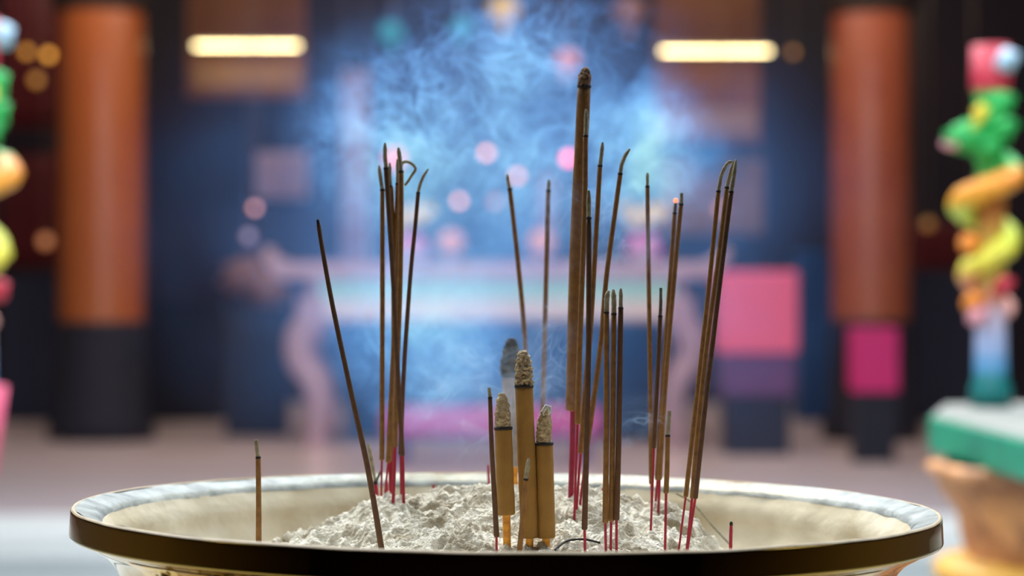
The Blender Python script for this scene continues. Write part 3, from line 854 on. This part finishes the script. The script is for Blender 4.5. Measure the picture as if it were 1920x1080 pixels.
# painted colours of the column: bands up its height (metres)
M['colshaft'] = gradient_mat('painted_column_bands', [(0.0, (0.0, 0.13, 0.12)), (0.06, (0.0, 0.15, 0.15)), (0.09, (0.08, 0.25, 0.45)), (0.14, (0.30, 0.36, 0.55)), (0.20, (0.50, 0.40, 0.50)), (0.24, (0.60, 0.22, 0.12)),
                                                     (0.29, (0.60, 0.50, 0.08)), (0.44, (0.50, 0.16, 0.03)), (0.53, (0.02, 0.38, 0.08)), (0.675, (0.02, 0.38, 0.08)), (0.695, (0.55, 0.03, 0.06)), (0.9, (0.60, 0.05, 0.08))])
M['dragon'] = gradient_mat('painted_dragon_scales', [(0.0, (0.3, 0.5, 0.6)), (0.22, (0.75, 0.35, 0.30)), (0.27, (0.80, 0.30, 0.12)), (0.31, (0.75, 0.62, 0.05)), (0.42, (0.55, 0.72, 0.06)), (0.45, (0.90, 0.36, 0.02)),
                                                    (0.51, (0.80, 0.25, 0.02)), (0.53, (0.02, 0.45, 0.07)), (0.66, (0.04, 0.50, 0.10)), (0.85, (0.02, 0.4, 0.08))])
M['leafgreen'] = mat('green_paint', (0.02, 0.42, 0.08), 0.5)
M['orangep'] = mat('orange_paint', (0.85, 0.25, 0.02), 0.5)
M['yellowp'] = mat('yellow_paint', (0.80, 0.58, 0.03), 0.5)
M['redp'] = mat('red_paint', (0.60, 0.03, 0.06), 0.5)
M['pinkp'] = mat('pink_paint', (0.85, 0.35, 0.40), 0.5)
M['paleblue'] = mat('pale_blue_paint', (0.45, 0.65, 0.80), 0.5)


def dragon_column(loc, s, label, rz=0.0):
    root = empty('dragon_column', loc); tag(root, label, 'dragon column', 'painted dragon columns beside the censer')
    h = 0.86

    def up(name, v, f, m): return link_mesh(name, v, f, m, root)
    v, f = lathe_data([(0.001, 0), (0.045, 0), (0.045, 0.04), (0.036, 0.06), (0.031, 0.26), (0.031, 0.65), (0.036, 0.68), (0.043, 0.70), (0.041, 0.785), (0.001, 0.785)], 28)
    up('shaft', v, f, M['colshaft'])
    pts = []
    for i in range(90):
        t = i / 89
        a = -0.6 + t * 2 * PI * 3.1
        R = 0.036 + 0.014 * math.sin(t * 9) ** 2
        z = 0.20 + 0.47 * t
        if 0.45 < t < 0.7: R += 0.022 * math.sin((t - 0.45) / 0.25 * PI)
        pts.append(Vector((R * math.cos(a), R * math.sin(a), z)))
    v, f = tube_data(pts, [0.010 + 0.018 * math.sin(min(1, i / 89 * 1.15) * PI) ** 0.7 for i in range(90)], seg=12, jitter=0.25, jfreq=50)
    up('dragon_body', v, f, M['dragon'])
    hd = blob('dragon_head', (0, 0, 0), 0.04, M['leafgreen'], None, lump=0.6, sub=3, sq=(1.25, 0.9, 0.8)); hd.parent = root; hd.location = (-0.052, -0.03, 0.585)
    for sy in (-1, 1):
        v, f = tube_data([Vector((-0.05, -0.03 + 0.02 * sy, 0.60)), Vector((-0.03, -0.03 + 0.03 * sy, 0.63)), Vector((-0.035, -0.03 + 0.035 * sy, 0.65))], [0.009, 0.007, 0.002], seg=8)
        up('horn', v, f, M['yellowp'])
    j = blob('dragon_jaw', (0, 0, 0), 0.022, M['pinkp'], None, lump=0.4, sub=2, sq=(1.3, 0.8, 0.6)); j.parent = root; j.location = (-0.085, -0.035, 0.572)
    for (x, z, m) in ((-0.045, 0.23, 'orangep'), (0.02, 0.265, 'redp'), (-0.035, 0.20, 'pinkp')):
        b = blob('claw', (0, 0, 0), 0.022, M[m], None, lump=0.6, sub=2); b.parent = root; b.location = (x, -0.035, z)
    b = blob('pearl', (0, 0, 0), 0.024, M['orangep'], None, sub=2); b.parent = root; b.location = (-0.052, -0.03, 0.355)
    b = blob('cloud_scroll', (0, 0, 0), 0.026, M['paleblue'], None, lump=0.5, sub=2); b.parent = root; b.location = (0.026, -0.04, 0.75)
    for mx, mz in ((0.012, 0.655), (0.016, 0.60), (-0.012, 0.56)):
        b = blob('green_mane', (0, 0, 0), 0.032, M['leafgreen'], None, lump=0.7, sub=2); b.parent = root; b.location = (mx, -0.028, mz)
    b = blob('yellow_crest', (0, 0, 0), 0.019, M['yellowp'], None, lump=0.5, sub=2, sq=(0.8, 0.7, 1.2)); b.parent = root; b.location = (-0.03, -0.045, 0.635)
    root.scale = (s, s, s); root.rotation_euler = (0, 0, rz)
    return root


DC = 5.2
base_z = 0.868
# pedestal with a green-edged slab
pd = empty('carved_pedestal', (P(2120, 0, 4.6).x, CAM.y + 4.7, -0.1)); tag(pd, 'green-edged slab on a carved orange-brown pedestal, carrying the dragon column', 'pedestal')
M['slabtop'] = mat('grey_stone_slab_top', (0.20, 0.20, 0.18), 0.6)
M['greenedge'] = mat('green_painted_slab_edge', (0.0, 0.30, 0.16), 0.45, nscale=6, ncol=(0.0, 0.22, 0.13))
M['carved'] = mat('orange_brown_carved_stone', (0.80, 0.36, 0.13), 0.6, nscale=11, ncol=(0.18, 0.06, 0.035))
M['footgold'] = mat('ochre_painted_foot', (0.75, 0.38, 0.05), 0.5)
zt = 0.864
poly = [P(1742, 0, 5.0), P(2010, 0, 3.9), P(2560, 0, 3.7), P(2600, 0, 5.2), P(2250, 0, 5.55), P(1765, 0, 5.42)]


def prism(name, poly, z0, z1, m, parent, sc=1.0):
    off = Vector(parent.location); n = len(poly)
    v = [Vector((q.x, q.y, z0)) - off for q in poly] + [Vector((q.x, q.y, z1)) - off for q in poly]
    f = [tuple(range(n)), tuple(range(2 * n - 1, n - 1, -1))] + [(i, i + n, (i + 1) % n + n, (i + 1) % n) for i in range(n)]
    o = link_mesh(name, v, f, m, parent, smooth=False)
    b = o.modifiers.new('bevel', 'BEVEL'); b.width = 0.006; b.segments = 2
    return o


prism('slab_edge', poly, zt - 0.075, zt - 0.002, M['greenedge'], pd)
cx = sum(q.x for q in poly) / 6; cy = sum(q.y for q in poly) / 6
inner_poly = [Vector((cx + (q.x - cx) * 0.985, cy + (q.y - cy) * 0.985, 0)) for q in poly]
prism('slab_top', inner_poly, zt - 0.01, zt + 0.004, M['slabtop'], pd)


def carve(r, z, a):
    return r * (1 + 0.11 * noise.noise(Vector((math.cos(a) * 6, math.sin(a) * 6, z * 14))) + 0.03 * math.sin(a * 16)), z


v, f = lathe_data([(0.34, 0.888), (0.362, 0.88), (0.352, 0.862), (0.332, 0.838), (0.308, 0.80), (0.290, 0.75), (0.280, 0.71), (0.285, 0.66), (0.33, 0.62), (0.33, 0.5), (0.32, 0.05), (0.40, 0.0)], 120, disp=carve)
link_mesh('carved_drum', v, f, M['carved'], pd)
v, f = lathe_data([(0.26, 0.706), (0.345, 0.696), (0.355, 0.68), (0.348, 0.655), (0.27, 0.645)], 80)
link_mesh('moulding', v, f, M['footgold'], pd)
dragon_column((P(1858, 0, 5.25).x, CAM.y + 5.25, zt + 0.004), 1.0, 'green and yellow painted dragon column standing on the green-edged slab')
# neighbour on the other side, mostly beyond the frame
dd = 4.6
sec = empty('stone_post', (P(-55, 0, dd).x, CAM.y + dd, -0.1)); tag(sec, 'dark stone post with a pink wrapped foot under the other dragon column', 'post')
v, f = lathe_data([(0.03, 0), (0.022, 0.10), (0.018, Z(892, dd) + 0.1)], 24); link_mesh('lower_post', v, f, M['darkstone'], sec)
v, f = lathe_data([(0.001, Z(895, dd) + 0.1), (0.048, Z(893, dd) + 0.1), (0.069, Z(724, dd) + 0.1), (0.001, Z(722, dd) + 0.1)], 24); link_mesh('pink_wrap', v, f, M['pink'], sec)
v, f = lathe_data([(0.02, Z(722, dd) + 0.1), (0.02, Z(545, dd) + 0.1)], 16); link_mesh('post_shaft', v, f, M['darkstone'], sec)
dragon_column((sec.location.x + 0.010, sec.location.y, Z(548, dd) - 0.26), 1.0, 'painted dragon column cut by the picture edge, above pink wrapped post', rz=1.2)

# ------------------------------------------------------------------ incense smoke
def smoke_mat(name, blobs, scale, dens, lo, hi, col, warp=0.6, aniso=0.25, stretch=(1, 1, 1), detail=3.0, fine=None, step=1.0, wisp=False):
    m = bpy.data.materials.new(name); m.use_nodes = True
    nt = m.node_tree; nt.nodes.clear(); L = nt.links.new
    out = nt.nodes.new('ShaderNodeOutputMaterial')
    sc = nt.nodes.new('ShaderNodeVolumeScatter')
    sc.inputs['Color'].default_value = (*col, 1); sc.inputs['Anisotropy'].default_value = aniso
    L(sc.outputs[0], out.inputs['Volume'])
    tc = nt.nodes.new('ShaderNodeTexCoord')

    def mth(op, a, b=None, clamp=False):
        n = nt.nodes.new('ShaderNodeMath'); n.operation = op; n.use_clamp = clamp
        for k, x in enumerate((a, b)):
            if x is None: continue
            if isinstance(x, (int, float)): n.inputs[k].default_value = x
            else: L(x, n.inputs[k])
        return n.outputs[0]
    env = None
    for (c, r, wgt) in blobs:
        mp = nt.nodes.new('ShaderNodeMapping'); mp.vector_type = 'POINT'
        mp.inputs['Scale'].default_value = [1 / q for q in r]
        mp.inputs['Location'].default_value = [-a / q for a, q in zip(c, r)]
        L(tc.outputs['Object'], mp.inputs['Vector'])
        g = nt.nodes.new('ShaderNodeTexGradient'); g.gradient_type = 'QUADRATIC_SPHERE'
        L(mp.outputs[0], g.inputs['Vector'])
        e = mth('MULTIPLY', g.outputs['Fac'], wgt)
        env = e if env is None else mth('ADD', env, e)
    mp = nt.nodes.new('ShaderNodeMapping'); mp.inputs['Scale'].default_value = stretch
    L(tc.outputs['Object'], mp.inputs['Vector'])
    n = nt.nodes.new('ShaderNodeTexNoise'); n.inputs['Scale'].default_value = scale; n.inputs['Detail'].default_value = detail
    n.inputs['Distortion'].default_value = warp; n.inputs['Roughness'].default_value = 0.55
    L(mp.outputs[0], n.inputs['Vector'])
    fac = n.outputs['Fac']
    if wisp:
        d = mth('ABSOLUTE', mth('SUBTRACT', fac, 0.5))
        fac = mth('SUBTRACT', 1.0, mth('MULTIPLY', d, wisp), clamp=True)
        fac = mth('POWER', fac, 2.0)
    else:
        fac = mth('MULTIPLY', mth('SUBTRACT', fac, lo), 1 / (hi - lo), clamp=True)
    if fine:
        n2 = nt.nodes.new('ShaderNodeTexNoise'); n2.inputs['Scale'].default_value = fine[0]; n2.inputs['Detail'].default_value = 2
        n2.inputs['Distortion'].default_value = 1.5
        L(mp.outputs[0], n2.inputs['Vector'])
        d = mth('ABSOLUTE', mth('SUBTRACT', n2.outputs['Fac'], 0.5))
        w = mth('POWER', mth('SUBTRACT', 1.0, mth('MULTIPLY', d, fine[2]), clamp=True), 2.0)
        fac = mth('ADD', fac, mth('MULTIPLY', w, fine[1]))
    L(mth('MULTIPLY', mth('MULTIPLY', fac, env), dens), sc.inputs['Density'])
    m.volume_intersection_method = 'FAST' if hasattr(m, 'volume_intersection_method') else m.volume_intersection_method
    m.cycles.volume_step_rate = step
    return m


def ellipsoid(name, c, r, m, label, cat='smoke'):
    bm = bmesh.new(); bmesh.ops.create_icosphere(bm, subdivisions=3, radius=1.0)
    for v in bm.verts: v.co = Vector((v.co.x * r[0], v.co.y * r[1], v.co.z * r[2]))
    me = bpy.data.meshes.new(name); bm.to_mesh(me); bm.free(); me.materials.append(m)
    o = bpy.data.objects.new(name, me); C.objects.link(o); o.location = c
    return tag(o, label, cat, kind='stuff')


BLUE = (0.13, 0.34, 0.84)
# wide soft haze drifting between the courtyard and the altar
d = 4.6
c = P(930, 430, d)
ellipsoid('smoke', c, (0.84, 0.8, 0.60), smoke_mat('drifting_blue_haze', [((0, 0, 0), (0.83, 0.78, 0.59), 1.0), ((-0.1, 0, -0.25), (0.5, 0.8, 0.32), 0.6)], 3.4, 1.75, 0.36, 0.66, BLUE, step=2.5, detail=2), 'soft blue haze drifting before the altar table')
# plume right behind the sticks, with curling detail
d = 1.78
c = P(930, 330, d)
s = d / FPX


def bl(px, py, rx, rz, ry, w):
    p = P(px, py, d) - c
    return ((p.x, 0, p.z), (rx * s, ry, rz * s), w)


ellipsoid('smoke', c, (480 * s, 0.11, 520 * s), smoke_mat('curling_blue_smoke', [bl(730, 260, 240, 260, 0.10, 1.3), bl(950, 260, 380, 300, 0.10, 0.9), bl(1210, 290, 190, 210, 0.10, 1.4), bl(780, 620, 230, 280, 0.10, 1.1), bl(980, 90, 360, 170, 0.10, 0.8)],
          14, 34, 0.475, 0.68, BLUE, warp=1.4, step=0.7, detail=3.5, fine=(26, 1.3, 16)), 'curling blue smoke rising behind the incense sticks')
# thin curling wisps among the sticks
d = 1.455
c = P(985, 585, d)
s = d / FPX
PALE = (0.42, 0.60, 0.92)
ellipsoid('smoke', c, (370 * s, 0.045, 312 * s), smoke_mat('thin_curling_wisps', [bl(880, 740, 180, 190, 0.042, 1.2), bl(1030, 690, 120, 220, 0.042, 0.8), bl(1130, 420, 200, 170, 0.042, 1.0), bl(1215, 800, 120, 90, 0.042, 0.8)],
          20, 30, 0.54, 0.74, PALE, warp=1.8, step=0.7, detail=3, fine=(30, 1.6, 34)), 'thin pale wisps of smoke curling among the incense sticks')


# small painted ornaments hung high under the roof, seen through the top of the smoke
def ornament(px, py, d, pr, m, label):
    cc = P(px, py, d); r = pr / FPX * d
    root = empty('hanging_ornament', cc); tag(root, label, 'hanging ornament', 'small ornaments hung high in the hall')
    blob('ornament_body', cc, r, M[m], root, lump=0.5, sub=2, sq=(1, 0.7, 0.8))
    tube('cord', [cc + Vector((0, 0, r * 0.6)), Vector((cc.x, cc.y, 4.6))], [0.004, 0.004], M['fitting'], root, seg=6)
    tube('tassel', [cc - Vector((0, 0, r * 0.5)), cc - Vector((0, 0, r * 1.5))], [0.02, 0.03], M[m], root, seg=8)


M['tealp'] = mat('bright_teal_paint', (0.03, 0.34, 0.46), 0.5)
ornament(735, 62, 17.5, 26, 'tealp', 'teal ornament highest above the bundle of sticks')
ornament(865, 50, 17.5, 22, 'tealp', 'teal ornament in the smoke between two other ornaments')
ornament(945, 18, 17.5, 30, 'yellowp', 'yellowish ornament at the top of the smoke')
ornament(1062, 112, 17.5, 24, 'orangep', 'orange ornament just beside the cap of the tall thick incense')
ornament(1180, 20, 17.5, 34, 'brownwood', 'brown ornament between the tall thick incense and the tube lamp')
